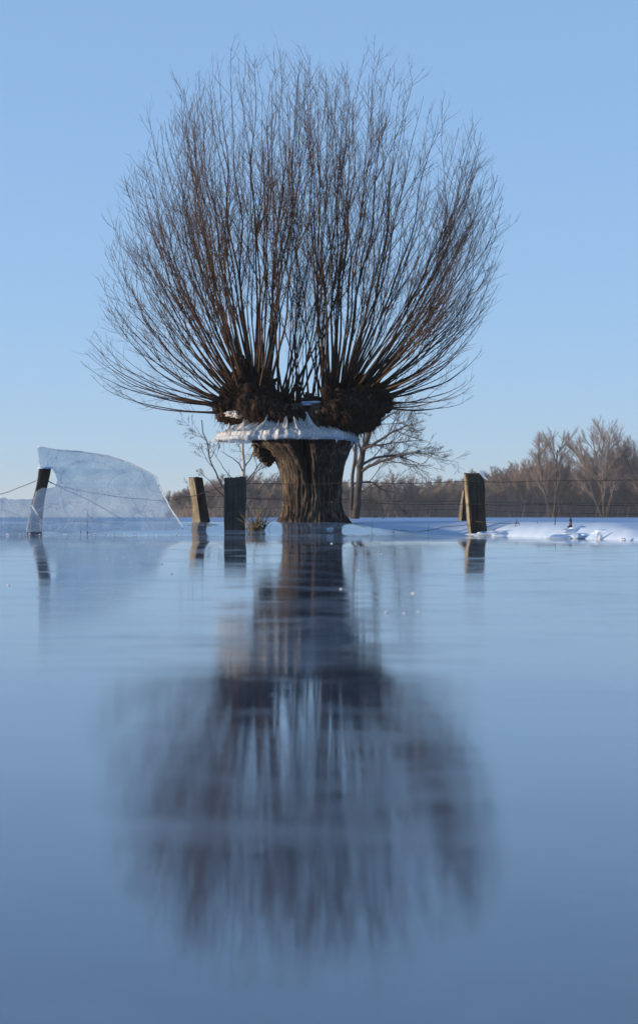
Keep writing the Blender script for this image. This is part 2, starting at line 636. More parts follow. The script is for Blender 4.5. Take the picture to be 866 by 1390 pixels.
def twig(mb, p, d, length, r, depth, up=0.5):
    n = 5 if depth == 0 else 3
    pts, q, dd = [p], p.copy(), d.copy()
    for i in range(n):
        dd = (dd + Vector((random.gauss(0, .07), random.gauss(0, .07), up / n + random.gauss(0, .05)))).normalized()
        q = q + dd * (length / n)
        pts.append(q)
    rad = [r * (1 - 0.62 * i / n) for i in range(n + 1)]
    mb.tube(pts, rad, 3, cap=False)
    if depth == 0 and length > 0.22:
        k = int(length / 0.13)
        for _ in range(k):
            i = random.randint(1, n - 1)
            t = (pts[i + 1] - pts[i]).normalized()
            side = t.orthogonal().normalized()
            side.rotate(Matrix.Rotation(random.uniform(0, 6.283), 3, t))
            a = R(random.uniform(22, 48))
            twig(mb, pts[i].lerp(pts[i + 1], random.random()), t * math.cos(a) + side * math.sin(a), length * random.uniform(.25, .5), r * .62, 1, up)


def shoot(base, tip, r0, bow, twiggy=1.0):
    mb = MB()
    d = tip - base
    Ln = d.length
    out = Vector((d.x, d.y, 0))
    d0 = (d.normalized() + out.normalized() * bow * 0.55 * (out.length / Ln) - Vector((0, 0, 0.25 * bow * (out.length / Ln)))).normalized()
    dT = (d.normalized() * 0.75 + Vector((0, 0, 0.55 * bow))).normalized()
    c1, c2 = base + d0 * Ln * 0.38, tip - dT * Ln * 0.34
    n = 18
    ph = [random.uniform(0, 6.28) for _ in range(4)]
    pts = []
    for i in range(n + 1):
        t = i / n
        p = bez(base, c1, c2, tip, t)
        w = 0.030 * Ln / 4 * math.sin(math.pi * t) + 0.012 * t
        p = p + Vector((math.sin(ph[0] + t * 9) + .6 * math.sin(ph[1] + t * 19), math.sin(ph[2] + t * 8), 0.4 * math.sin(ph[3] + t * 11))) * w
        pts.append(p)
    r0 *= 0.79
    rad = [max(0.0020, r0 * ((1 - t) ** 0.85 * 0.93 + 0.07)) for t in (i / n for i in range(n + 1))]
    rad = [q * (1 + 1.1 * math.exp(-i * 0.9)) for i, q in enumerate(rad)]
    mb.tube(pts, rad, 6)
    # side shoots
    nt = int(Ln * 7.5 * twiggy)
    for _ in range(nt):
        t = 0.16 + 0.83 * random.random() ** 0.75
        s = t * n
        i = min(int(s), n - 1)
        p = pts[i].lerp(pts[i + 1], s - i)
        tg = (pts[i + 1] - pts[i]).normalized()
        side = tg.orthogonal().normalized()
        side.rotate(Matrix.Rotation(random.uniform(0, 6.283), 3, tg))
        a = R(random.uniform(24, 52))
        ln = random.uniform(0.18, 0.62) * (1.15 - 0.55 * t) * min(1.0, Ln / 3)
        r = min(0.0046, max(0.0022, 0.36 * rad[i]))
        twig(mb, p, tg * math.cos(a) + side * math.sin(a), ln, r, 0, 0.42)
    # a few stronger forks in the upper half
    for _ in range(random.choice((1, 1, 2, 3)) if Ln > 2 else 0):
        i = random.randint(5, 12)
        tg = (pts[i + 1] - pts[i]).normalized()
        side = tg.orthogonal().normalized()
        side.rotate(Matrix.Rotation(random.uniform(0, 6.283), 3, tg))
        dd = (tg + side * 0.36).normalized()
        ln = Ln * random.uniform(0.22, 0.40)
        q, fp = pts[i].copy(), [pts[i].copy()]
        for j in range(8):
            dd = (dd + Vector((random.gauss(0, .05), random.gauss(0, .05), 0.07))).normalized()
            q = q + dd * ln / 8
            fp.append(q.copy())
        mb.tube(fp, [rad[i] * 0.62 * (1 - 0.75 * j / 8) + 0.0012 for j in range(9)], 5)
        for j in range(int(ln * 11)):
            k = random.randint(1, 7)
            tg2 = (fp[k + 1] - fp[k]).normalized()
            side = tg2.orthogonal().normalized()
            side.rotate(Matrix.Rotation(random.uniform(0, 6.283), 3, tg2))
            a = R(random.uniform(24, 50))
            twig(mb, fp[k].lerp(fp[k + 1], random.random()), tg2 * math.cos(a) + side * math.sin(a), random.uniform(.14, .42), 0.0026, 0, 0.4)
    return mb, Ln * r0


specs = []


def add_shoots(count, t0, t1, basef, head, rlo, rhi, rim=False):
    for i in range(count):
        t = t0 + (t1 - t0) * (i + random.uniform(0.05, 0.95)) / count
        ex, ey = env(t)
        d = random.uniform(-0.95, 0.95)
        if random.random() < 0.45:
            d *= 0.3
        if rim:
            d *= 0.35
        k = math.sqrt(1 - d * d)
        fill = 1 - (0.10 if rim else 0.28) * random.random() ** 1.9
        bx, by, bd = basef(t, d)
        cxp, cyp = bx, by
        tx = cxp + (ex - cxp) * (0.25 + 0.75 * k) * fill
        ty = cyp + (ey - cyp) * (0.86 + 0.14 * k) * fill
        horiz = abs(ex - cxp) * TS
        dep = d * (0.75 + 0.75 * horiz + 0.6 * smooth(0, 3, (cyp - ey) * TS))
        base = tp(bx, by, bd)
        tip = tp(tx, ty, bd + dep)
        specs.append((base, tip, random.uniform(rlo, rhi), random.uniform(0.95, 1.3) if rim else random.uniform(0.55, 1.15), head))


def base_left(t, d):
    k = (t / 0.46)
    return interp([(0, 297), (0.2, 306), (0.45, 325), (0.7, 342), (1, 360)], k) + random.uniform(-9, 9), \
        interp([(0, 556), (0.2, 545), (0.45, 522), (0.7, 512), (1, 530)], k) + random.uniform(-5, 9), d * 0.22 - 0.03


def base_right(t, d):
    k = (t - 0.46) / 0.54
    return interp([(0, 445), (0.3, 466), (0.6, 490), (0.8, 510), (1, 522)], k) + random.uniform(-9, 9), \
        interp([(0, 535), (0.3, 524), (0.6, 522), (0.8, 532), (1, 552)], k) + random.uniform(-4, 9), d * 0.25


def base_mid(t, d):
    return random.uniform(376, 442), random.uniform(543, 556), 0.18 + d * 0.14


add_shoots(36, 0.02, 0.30, base_left, 'l', 0.008, 0.015)
add_shoots(33, 0.17, 0.50, base_left, 'l', 0.009, 0.020)
add_shoots(38, 0.44, 0.80, base_right, 'r', 0.009, 0.021)
add_shoots(38, 0.74, 1.0, base_right, 'r', 0.008, 0.015)
add_shoots(21, 0.34, 0.62, base_mid, 'm', 0.008, 0.015)
add_shoots(20, 0.04, 0.30, base_left, 'l', 0.009, 0.015, True)
add_shoots(14, 0.72, 0.96, base_right, 'r', 0.009, 0.015, True)
# short fresh rods that fill the lower middle
for _ in range(36):
    t = random.uniform(0.08, 0.95)
    g = random.random()
    bf, hd = (base_left, 'l') if t < 0.36 else (base_right, 'r') if t > 0.6 else (base_mid, 'm')
    d = random.uniform(-0.95, 0.95)
    bx, by, bd = bf(t, d)
    ex, ey = env(t)
    f = random.uniform(0.28, 0.62)
    specs.append((tp(bx, by, bd), tp(bx + (ex - bx) * f * 0.8, by + (ey - by) * f, bd + d * 0.6), random.uniform(0.005, 0.009), random.uniform(.3, .9), hd))

built = []
for b, tpnt, r0, bow, hd in specs:
    smb, size = shoot(b, tpnt, r0, bow, 1.0)
    built.append((size, smb, hd))
built.sort(key=lambda q: -q[0])
heads = {'l': head_l, 'r': head_r, 'm': saddle}
for size, smb, hd in built[:100]:
    smb.build('branch', M_SHOOT, heads[hd])
rest = MB()
for size, smb, hd in built[100:]:
    o = len(rest.v)
    rest.v.extend(smb.v)
    rest.f.extend(tuple(i + o for i in f) for f in smb.f)
ts = rest.build('thin_branches', M_SHOOT, willow)
tag(ts, kind='stuff')

# shaggy rootlets grown in the flood, hanging on heads and trunk
mb = MB()
for src, cnt in ((head_l, 1300), (head_r, 900), (trunk, 700), (saddle, 250)):
    vs = src.data.vertices
    off = wpos(src)
    for _ in range(cnt):
        v = vs[random.randrange(len(vs))]
        p = v.co + off
        if src is trunk and p.z < 1.25:
            continue
        if p.z > tp(0, 520).z + 0.05 or p.y > TD + 0.3:
            continue
        d = (v.normal + Vector((random.gauss(0, .35), random.gauss(0, .35), random.gauss(-0.9, .4)))).normalized()
        ln = random.uniform(0.04, 0.17)
        pts = [p - d * 0.01]
        for j in range(3):
            d = (d + Vector((random.gauss(0, .3), random.gauss(0, .3), -0.28))).normalized()
            pts.append(pts[-1] + d * ln / 3)
        mb.tube(pts, [0.004, 0.0034, 0.0028, 0.0014], 3, cap=False)
for src, cnt in ((head_l, 420), (head_r, 420)):
    vs = [v for v in src.data.vertices if v.normal.z < -0.1 and v.co.y < -0.15]
    off = wpos(src)
    for _ in range(cnt):
        p = random.choice(vs).co + off
        pts, d = [p + Vector((0, .01, .01))], Vector((random.gauss(0, .25), random.gauss(-.2, .2), -1)).normalized()
        ln = random.uniform(.05, .2)
        for j in range(4):
            pts.append(pts[-1] + d * ln / 4)
            d = (d + Vector((random.gauss(0, .18), random.gauss(0, .18), -.2))).normalized()
        mb.tube(pts, [.005, .0045, .004, .003, .001], 3, cap=False)
mb.build('rootlets', M_ROOT, willow)

# ------------------------------------------------------------------ ice collar with snow
rim_z = at(0, 598, TD).z
cc = at(390, 598, TD)
collar = empty('ice_collar', cc, 'broad collar of ice and crusted snow left hanging round the willow trunk', 'ice')


def rim_r(th):
    c, s = math.cos(th), math.sin(th)
    return 0.955 * (1 + 0.10 * fbm(c * 2.2, s * 2.2, 1.7, 3) + 0.035 * mn.noise(Vector((th * 7, 3, 1))) + 0.02 * mn.noise(Vector((th * 19, 5, 1)))) * (1.0 if s < 0 else 0.92)


mb = MB()
rings = []
NT = 720
for zz, rr in ((0.040, 0.45), (0.046, 0.9), (0.044, 0.98), (0.030, 1.0), (0.006, 1.0), (-0.012, 0.98), (-0.004, 0.9), (0.0, 0.45)):
    ring = []
    for k in range(NT):
        th = 2 * math.pi * k / NT
        r = rim_r(th) * rr
        dz = 0.0
        if zz < 0 and rr > 0.92:                     # small frozen drips along the edge
            dz = -0.045 * max(0, mn.noise(Vector((th * 17, 2.2, 0))) - 0.1) - 0.02 * mn.noise(Vector((th * 5, 4.2, 0))) - 0.008 * abs(mn.noise(Vector((th * 90, 1, 0))))
        ring.append(Vector((cc.x + r * math.cos(th), cc.y + r * math.sin(th), rim_z + zz + dz)))
    rings.append(ring)
mb.loft(rings, cap=False)
mb.build('ice_rim', M_RIM, collar)
mb = MB()
rings = []
NV = 30
for j in range(NV + 1):
    v = j / NV
    ring = []
    for k in range(NT):
        th = 2 * math.pi * k / NT
        ro = rim_r(th) * 0.975
        left = 0.5 - 0.5 * math.cos(th)               # 1 on the left, 0 on the right
        H = 0.165 + 0.065 * left + 0.07 * mn.noise(Vector((th * 1.7, 4.4, 2))) + 0.05 * max(0, -math.sin(th))
        pk = max(0.0, 1 - 2.4 * abs(mn.noise(Vector((th * 4.3, 0.4, 7))))) * max(0.0, 0.6 + mn.noise(Vector((th * 2.3, 8, 1))))
        pk2 = max(0.0, 1 - 2.0 * abs(mn.noise(Vector((th * 11, 3.4, 2)))))
        Hh = H * (0.66 + 0.34 * pk + 0.16 * pk2)
        rin = 0.56 - 0.05 * left
        # a banked, lumpy mass: steep at the edge, then rising to ragged points frozen to the rootlets
        r = ro + (rin - ro) * (v ** 1.15)
        z = rim_z + 0.045 + 0.045 * smooth(0, 0.12, v) + (Hh - 0.05) * (0.30 * v + 0.70 * v ** 2.0)
        z += (0.028 * fbm(th * 4, v * 3, 1, 3) + 0.016 * fbm(th * 15, v * 7, 4, 3)) * math.sin(math.pi * min(1, v * 1.2 + 0.06))
        r += 0.030 * fbm(th * 7, v * 3, 4, 3) + 0.030 * fbm(th * 26, v * 5, 6, 3)
        z += 0.17 * v ** 1.6 * max(-0.25, 0.8 * mn.noise(Vector((th * 9.5, 0, 3))) + 0.45 * mn.noise(Vector((th * 27, 2, 3)))) + 0.05 * v * mn.noise(Vector((th * 60, v * 2, 3)))
        if j == 0:
            z = rim_z + 0.030
        ring.append(Vector((cc.x + r * math.cos(th), cc.y + r * math.sin(th), z)))
    rings.append(ring)
mb.loft(rings, cap=False)
# peaks of snow reaching up to the rootlets of the left head
for px, py, dy, h, w in ((298, 592, -.2, 10, 10), (312, 590, -.33, 17, 13), (321, 590, -.4, 11, 11), (333, 588, -.5, 20, 20), (350, 586, -.52, 14, 22), (368, 586, -.5, 22, 15), (398, 588, -.55, 10, 20)):
    b = tp(px, py + 8, dy)
    rr2 = []
    for j in range(9):
        v = j / 8
        rad = w * TS * ((1 - v) ** 1.5 * 0.95 + 0.03)
        rr2.append([Vector((b.x + rad * math.cos(a) * (1 + .5 * mn.noise(Vector((math.cos(a) * 1.6, px + math.sin(a) * 1.6, v * 4)))) + 0.012 * v * mn.noise(Vector((px, v * 3, 0))),
                            b.y + 0.12 * v + rad * math.sin(a), b.z + v * (h + 6) * TS)) for a in (2 * math.pi * q / 20 for q in range(20))])
    mb.loft(rr2)
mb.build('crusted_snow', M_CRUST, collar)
for px, dy, ln in ((313, -.4, 12), (333, -.6, 5), (477, -.4, 9), (484, -.2, 14), (456, -.75, 5)):
    mb = MB()
    p = tp(px, 599.0, dy)
    mb.tube([p + Vector((0, 0, .01)), p - Vector((0, 0, ln * .3 * TS)), p - Vector((0, 0, ln * .7 * TS)), p - Vector((0, 0, ln * TS))], [.012, .010, .006, .001], 7)
    mb.build('icicle', M_RIM, collar)

# snow lying in the saddle between the heads
mb = MB()
mb.ico(tp(428, 548, -0.18), 0.19, 4, (1.0, 0.6, 0.13), None, 0.5, 2.0, 4)
mb.ico(tp(416, 551, -0.25), 0.12, 4, (1.0, 0.6, 0.14), None, 0.5, 2.0, 8)
o = mb.build('snow_patch', M_SNOW, None, origin=tp(424, 550, -0.2))
tag(o, 'thin patch of snow lying in the saddle between the willow heads', 'snow')
mb = MB()
mb.ico(tp(318, 563, -0.25), 0.075, 4, (1.2, 0.8, 0.5), None, 0.9, 2.5, 1)
mb.ico(tp(325, 565, -0.3), 0.06, 4, (1.1, 0.8, 0.6), None, 0.9, 2.5, 3)
o = mb.build('snow_patch', M_CRUST, None, origin=tp(321, 564, -0.28))
tag(o, 'small clump of snow caught under the sunlit left willow head', 'snow')


# ------------------------------------------------------------------ fence posts
def post(label, px0, px1, pyb, pxt0, pxt1, pyt, D, depth, yaw, mat, seed, top=0.0, group=None, warp=0.0, split=1.0):
    """split oak post: px0..px1 at its foot, pxt0..pxt1 at its top; yaw turns its left flank into view; split tones it as sunlit"""
    s = D / F_PX
    b = at(0.5 * (px0 + px1), pyb, D)
    root_z = b.z - 0.25
    w0, w1 = (px1 - px0) * s, (pxt1 - pxt0) * s
    cx0, cx1 = b.x, (0.5 * (pxt0 + pxt1) - CX) * s
    h = (pyb - pyt) * s
    rings = []
    nh, nc = 40, 64
    cy, sy = math.cos(yaw), math.sin(yaw)
    span = cy + depth * abs(sy)
    for i in range(nh + 1):
        z = -0.25 + (h + 0.25) * i / nh
        t = z / h
        ww = (w0 + (w1 - w0) * t) / span
        dd = ww * depth
        cx = cx0 + (cx1 - cx0) * t + warp * math.sin(t * 3.0)
        ring = []
        for k in range(nc):
            a = 2 * math.pi * k / nc
            c, sn = math.cos(a), math.sin(a)
            e = 0.24
            ux = math.copysign(abs(c) ** e, c) * ww * 0.5
            uy = math.copysign(abs(sn) ** e, sn) * dd * 0.5
            g = fbm(ux * 40 + seed, uy * 40, z * 1.6, 3) * 0.020 + fbm(ux * 9 + seed, uy * 9, z * 2.4, 2) * 0.022
            ux += g * c
            uy += g * sn
            zz = b.z + z
            if i == nh:
                zz += top * (ux / ww) + 0.045 * fbm(ux * 16 + seed, uy * 16, 1, 3)
            ring.append(Vector((cx + ux * cy - uy * sy, D + ux * sy + uy * cy, zz)))
        rings.append(ring)
    mb = MB()
    mb.loft(rings)
    o = mb.build('fence_post', mat, None, origin=b)
    o.data.materials.append(M_SUNLIT)          # lightened left flank: low sunlight put into the wood colour
    if split:  # split sets how wide the painted sunlit flank is
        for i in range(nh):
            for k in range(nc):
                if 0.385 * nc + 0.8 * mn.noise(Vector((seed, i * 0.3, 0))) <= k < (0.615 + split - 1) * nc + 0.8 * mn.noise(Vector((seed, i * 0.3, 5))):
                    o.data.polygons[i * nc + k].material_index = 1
    return tag(o, label, 'fence post', group)


FG = 'wooden fence posts standing in the ice'
post('dark fence post leaning right at the left edge, gripped by the tilted ice plate', 37, 56, 721, 52, 70, 636, 25.75, 0.8, R(14), M_POST, 3.0, 0.0, FG, 0.0, 0)
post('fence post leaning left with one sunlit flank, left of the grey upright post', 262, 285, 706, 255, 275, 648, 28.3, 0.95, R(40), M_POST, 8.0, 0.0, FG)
post('upright grey fence post in shade beside the dry grass tuft, nearest the willow', 305, 332, 719, 305, 334, 648, 26.0, 0.5, R(-4), M_POSTG, 13.0, 0.01, FG, 0.0, 0)
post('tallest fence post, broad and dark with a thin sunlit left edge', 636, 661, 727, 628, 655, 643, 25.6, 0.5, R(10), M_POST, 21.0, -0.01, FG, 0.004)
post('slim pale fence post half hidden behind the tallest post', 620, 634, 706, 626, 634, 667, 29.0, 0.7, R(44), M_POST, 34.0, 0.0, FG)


# ------------------------------------------------------------------ wire
def wire(label, pts, r=0.0028, barbs=0.0, group='wires of the broken fence'):
    """pts are (px, py, D); runs in straight or sagging spans"""
    P3 = [at(*p) for p in pts]
    path = []
    for a, b in zip(P3, P3[1:]):
        n = max(4, int((b - a).length / 0.12))
        for i in range(n):
            t = i / n
            path.append(a.lerp(b, t) + Vector((0, 0, 0.004 * math.sin(9 * t + a.x) - 0.012 * math.sin(math.pi * t) * min(1, (b - a).length))))
    path.append(P3[-1])
    mb = MB()
    mb.tube(path, [r] * len(path), 5)
    if barbs:
        dist = 0
        for a, b in zip(path, path[1:]):
            dist += (b - a).length
            if dist > barbs:
                dist = 0
                for q in range(4):
                    d = Vector((random.gauss(0, .5), random.gauss(0, 1), random.gauss(0, 1))).normalized()
                    mb.tube([a - d * 0.008, a + d * 0.018], [0.002, 0.001], 4)
                mb.tube([a - (b - a).normalized() * .012, a + (b - a).normalized() * .012], [0.0055, 0.0055], 5)
    o = mb.build('barbed_wire' if barbs else 'fence_wire', M_WIRE, None, origin=P3[0])
    return tag(o, label, 'wire', group)


wire('top barbed wire running level past the tallest post to the right', [(322, 656, 25.9), (480, 655.5, 25.7), (640, 653.5, 25.45), (760, 652, 25.4), (905, 650, 25.4)], 0.0038, 0.55)
wire('middle barbed wire running level across the tallest post', [(322, 675.5, 25.9), (480, 682, 25.7), (645, 684.5, 25.45), (760, 684.5, 25.4), (905, 686, 25.4)], 0.0034, 0.55)
wire('lowest wire running just above the snow right of the tallest post', [(645, 708.5, 25.45), (760, 709, 25.2), (905, 712, 25.0)], 0.003, 0.6)
wire('slack wire end dropping from the tallest post into the snow', [(641, 710.5, 25.45), (600, 716, 25.7), (564, 722.5, 25.9), (548, 720.5, 26.0), (534, 719.0, 26.1), (534, 723, 26.05)], 0.0035)
wire('wire coming from beyond the left edge up to the leaning ice-gripped post', [(-40, 683, 25.9), (0, 671.5, 25.8), (50, 652.5, 25.55)], 0.004)
wire('wire sagging from the ice-gripped post behind the tilted plate to the grey post', [(66, 652, 25.55), (76, 658, 26.0), (110, 666, 26.1), (170, 675, 26.1), (226, 680, 26.1), (270, 671, 26.0), (305, 659, 25.85), (322, 656, 25.8)], 0.004)
wire('loose wire hanging down behind the tilted ice plate', [(66, 653, 25.55), (80, 660, 26.0), (120, 678, 26.1), (170, 706, 26.1)], 0.0035)
wire('thin upper wire of the back fence running behind the willow', [(236, 674, 29), (270, 673, 29), (400, 676, 29), (628, 681, 29.2), (905, 683, 29.5)], 0.0025)
wire('thin lower wire of the back fence running behind the willow', [(236, 690, 29), (270, 688, 29), (400, 689, 29), (628, 692, 29.2), (905, 699, 29.5)], 0.0025)
wire('bent wire lying on the shore snow at the far left behind the small plate', [(-30, 716, 26.4), (14, 713, 26.4), (60, 710, 26.4), (110, 707, 26.4), (170, 711, 26.4)], 0.0035)


# ------------------------------------------------------------------ broken plates of ice
def plate(name, label, outline, Dbot, lean, pyb, thick, mat, seed, edge=0):
    """outline in photograph pixels on a plane that stands at Dbot at the foot and leans away with height"""
    import bmesh
    from mathutils.geometry import tessellate_polygon

    def on_plane(px, py):
        D = Dbot
        for _ in range(6):
            z = CAMH + (HY - py) * D / F_PX
            D = Dbot + lean * (z - zb)
        return at(px, py, D)
    zb = at(0, pyb, Dbot).z
    # refine the outline with a broken edge
    pts = []
    n = len(outline)
    for i in range(n):
        a, b = outline[i], outline[(i + 1) % n]
        k = max(1, int(math.hypot(b[0] - a[0], b[1] - a[1]) / 4))
        for j in range(k):
            t = j / k
            jit = 1.0 if 0 < j else 0.0
            pts.append((a[0] + (b[0] - a[0]) * t + jit * mn.noise(Vector((i * 3.1 + j, seed, 0))),
                        a[1] + (b[1] - a[1]) * t + jit * mn.noise(Vector((i * 3.1 + j, seed, 5)))))
    bm = bmesh.new()
    P3 = [on_plane(*q) for q in pts]
    base = P3[0].copy()
    vs = [bm.verts.new(p) for p in P3]
    tris = tessellate_polygon([P3])
    for t in tris:
        try:
            bm.faces.new([vs[i] for i in t])
        except ValueError:
            pass
    for _ in range(4):
        es = [e for e in bm.edges if e.calc_length() > 0.14 and not e.is_boundary]
        if not es:
            break
        bmesh.ops.subdivide_edges(bm, edges=es, cuts=1, use_grid_fill=False)
        bmesh.ops.triangulate(bm, faces=[f for f in bm.faces if len(f.verts) > 3])
    bmesh.ops.beautify_fill(bm, faces=bm.faces[:], edges=[e for e in bm.edges if not e.is_boundary])
    bmesh.ops.recalc_face_normals(bm, faces=bm.faces)
    for v in bm.verts:
        v.co.y += 0.025 * fbm(v.co.x * 1.6 + seed, v.co.z * 1.6, 0.3, 3)
    r = bmesh.ops.extrude_face_region(bm, geom=bm.faces[:])
    for g in r['geom']:
        if isinstance(g, bmesh.types.BMVert):
            g.co.y += thick * (1 + 0.3 * fbm(g.co.x * 3, g.co.z * 3, seed, 2))
    bmesh.ops.recalc_face_normals(bm, faces=bm.faces)
    bm.normal_update()
    for f in bm.faces:
        if abs(f.normal.y) < 0.5 and f.calc_area() < 0.02:
            f.material_index = 1                    # broken edge, white with fractures
    me = bpy.data.meshes.new(name)
    for v in bm.verts:
        v.co -= base
    bm.to_mesh(me)
    bm.free()
    me.materials.append(mat)
    me.materials.append(M_CHIP)
    o = bpy.data.objects.new(name, me)
    o.location = base
    COL.objects.link(o)
    if edge:
        eb = MB()
        ring = [p for p, q in zip(P3, pts) if q[1] < pyb - 3]
        run = [p + Vector((0, -0.004 + 0.025 * fbm(p.x * 1.6 + seed, p.z * 1.6, 0.3, 3), 0)) for p in ring[:edge]]
        for i in range(1, len(run)):
            if (run[i] - run[i - 1]).length > 0.12:
                run = run[:i]
                break
        eb.tube(run, [0.007 + 0.006 * abs(mn.noise(Vector((i * 0.7, seed, 1)))) for i in range(len(run))], 6)
        eb.build('broken_edge', M_CHIP, o)
    return tag(o, label, 'ice plate')


plate('ice_plate', 'large tilted plate of broken frosted ice leaning on the fence post at the left',
      [(51, 606), (62, 608), (75, 610.5), (110, 613), (148, 619.5), (175, 628), (200, 640), (213, 648), (215, 656), (232, 690), (250, 717), (232, 720), (120, 721), (58, 722),
       (36, 722), (40, 702), (45, 684), (49, 668), (58, 662), (67, 662.5), (75, 661), (78.5, 652), (76, 644), (70, 634.5), (54, 634)],
      25.45, 0.42, 721, 0.034, M_SLAB, 2.0, 61)
plate('ice_plate', 'low upright plate of ice at the left edge, behind the leaning post',
      [(-70, 672), (-30, 679), (0, 677), (6, 675), (12, 678), (46, 677.5), (60, 690), (58, 720), (-70, 720)], 26.0, 0.2, 719, 0.02, M_SLAB, 6.0)
plate('ice_plate', 'small clear triangular plate of ice leaning against the foot of the leaning post',
      [(44, 686), (57, 707), (55, 721), (36.5, 720), (39, 706)], 25.3, 0.25, 720, 0.012, M_CLEAR, 9.0, 5)
plate('ice_shard', 'small pale shard of ice stuck to the top corner of the tallest post',
      [(650, 638), (655, 639), (658, 646), (662, 652), (656, 649), (651, 643)], 25.52, 0.1, 650, 0.03, M_CHIP, 12.0)
mb = MB()
mb.ico(at(61, 635.5, 25.75), 0.085, 3, (1.0, 0.8, 0.22), None, 0.5, 3, 2)
tag(mb.build('snow_patch', M_SNOW, None, origin=at(61, 636, 25.75)), 'thin cap of snow on top of the leaning post under the ice plate', 'snow')

# ------------------------------------------------------------------ snow lumps, crumbs of ice
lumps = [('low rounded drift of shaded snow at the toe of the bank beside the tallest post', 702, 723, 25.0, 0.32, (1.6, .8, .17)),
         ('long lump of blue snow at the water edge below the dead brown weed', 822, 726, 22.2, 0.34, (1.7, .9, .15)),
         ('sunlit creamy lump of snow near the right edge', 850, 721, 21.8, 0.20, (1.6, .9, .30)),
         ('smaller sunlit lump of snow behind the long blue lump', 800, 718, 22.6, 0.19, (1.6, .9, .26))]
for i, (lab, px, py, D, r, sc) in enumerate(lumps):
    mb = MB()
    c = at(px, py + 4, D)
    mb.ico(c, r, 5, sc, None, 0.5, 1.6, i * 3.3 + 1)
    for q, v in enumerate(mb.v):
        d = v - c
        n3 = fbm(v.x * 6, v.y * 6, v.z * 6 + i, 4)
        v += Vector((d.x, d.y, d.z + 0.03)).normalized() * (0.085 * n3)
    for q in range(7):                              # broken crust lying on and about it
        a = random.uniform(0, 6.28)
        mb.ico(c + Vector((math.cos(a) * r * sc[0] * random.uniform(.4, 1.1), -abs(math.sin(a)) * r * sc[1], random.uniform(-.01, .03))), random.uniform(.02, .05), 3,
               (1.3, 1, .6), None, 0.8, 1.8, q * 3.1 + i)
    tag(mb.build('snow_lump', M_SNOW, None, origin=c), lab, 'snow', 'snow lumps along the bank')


def chip(label, px, py, D, r, i, sc=(1, .8, .5), group='crumbs of ice lying on the frozen water', name='ice_crumb'):
    x = (px - CX) * D / F_PX
    c = Vector((x, D, ice_z(x, D) + r * sc[2] * 0.4))
    mb = MB()
    mb.ico(c, r, 2, sc, Matrix.Rotation(i * 1.3, 3, 'Z'), 0.9, 1.7, i * 2.7)
    tag(mb.build(name, M_CHIP, None, origin=c, flat=True), label, 'ice', group)


def D_of(px, py):
    """how far out the frozen water lies that the photograph shows at (px, py)"""
    D = 0.6
    while D < 27 and HY + (CAMH - ice_z((px - CX) * D / F_PX, D)) * F_PX / D > py:
        D += 0.02
    return D


chip('flat bright crumb of ice on the dark ice in front of the trunk', 448, 719, 26.0, 0.055, 1, (1.4, .7, .28))
chip('white shard of ice at the water edge below the sunlit lumps', 813, 728, 21.4, 0.05, 2, (.7, .6, 1.1))
chip('flat white crumb of ice at the foot of the bank below the brown weed', 778, 728, 22.0, 0.05, 3, (1.5, .8, .3))
chip('small ice crumb at the bank near the right edge', 845, 734, 20.6, 0.03, 4, (1.2, .8, .6))
spots = [(487, 774), (463, 800), (12, 795), (155, 803), (233, 779), (220, 766), (213, 757), (525, 832), (550, 833), (568, 831), (518, 752), (450, 738), (148, 759), (170, 757), (560, 806)]
for i, (px, py) in enumerate(spots):
    chip('tiny white crumb of ice out on the open frozen water', px, py, D_of(px, py), 0.024 * (0.55 + 0.45 * ((i * 37) % 10) / 10) * (0.4 + 9.0 / (py - HY + 12)), i + 5)
for i in range(70):
    px = random.uniform(-10, 250)
    chip('grain of ice in the crumbly line along the foot of the tilted plate', px, 719, 25.3 + random.uniform(-.2, .1), random.uniform(.003, .010), i + 40, (1.3, .8, .6), 'ice grains along the foot of the plate', 'ice_grain')


# ------------------------------------------------------------------ dead weeds and grass
def gz(x, y):
    return max(ground_z(x, y), ice_z(x, y))


def weed(label, stems, D, group='dead weeds on the snowy bank', mat=None, r=0.004, name='dead_weed', heads=()):
    """stems: lists of (px, py)"""
    mb = MB()
    for st in stems:
        pts = [at(px, py, D + random.uniform(-.03, .03)) for px, py in st]
        mb.tube(pts, [r * (1 - .55 * i / (len(pts) - 1)) for i in range(len(pts))], 4)
    for px, py, rr in heads:
        mb.ico(at(px, py, D), rr * D / F_PX, 2, (1, 1, 1.2), None, 1.0, 2.5, px)
    o = mb.build(name, mat or M_WEED, None, origin=at(stems[0][0][0], stems[0][0][1], D))
    tag(o, label, 'weed' if name != 'grass_tuft' else 'grass', group)


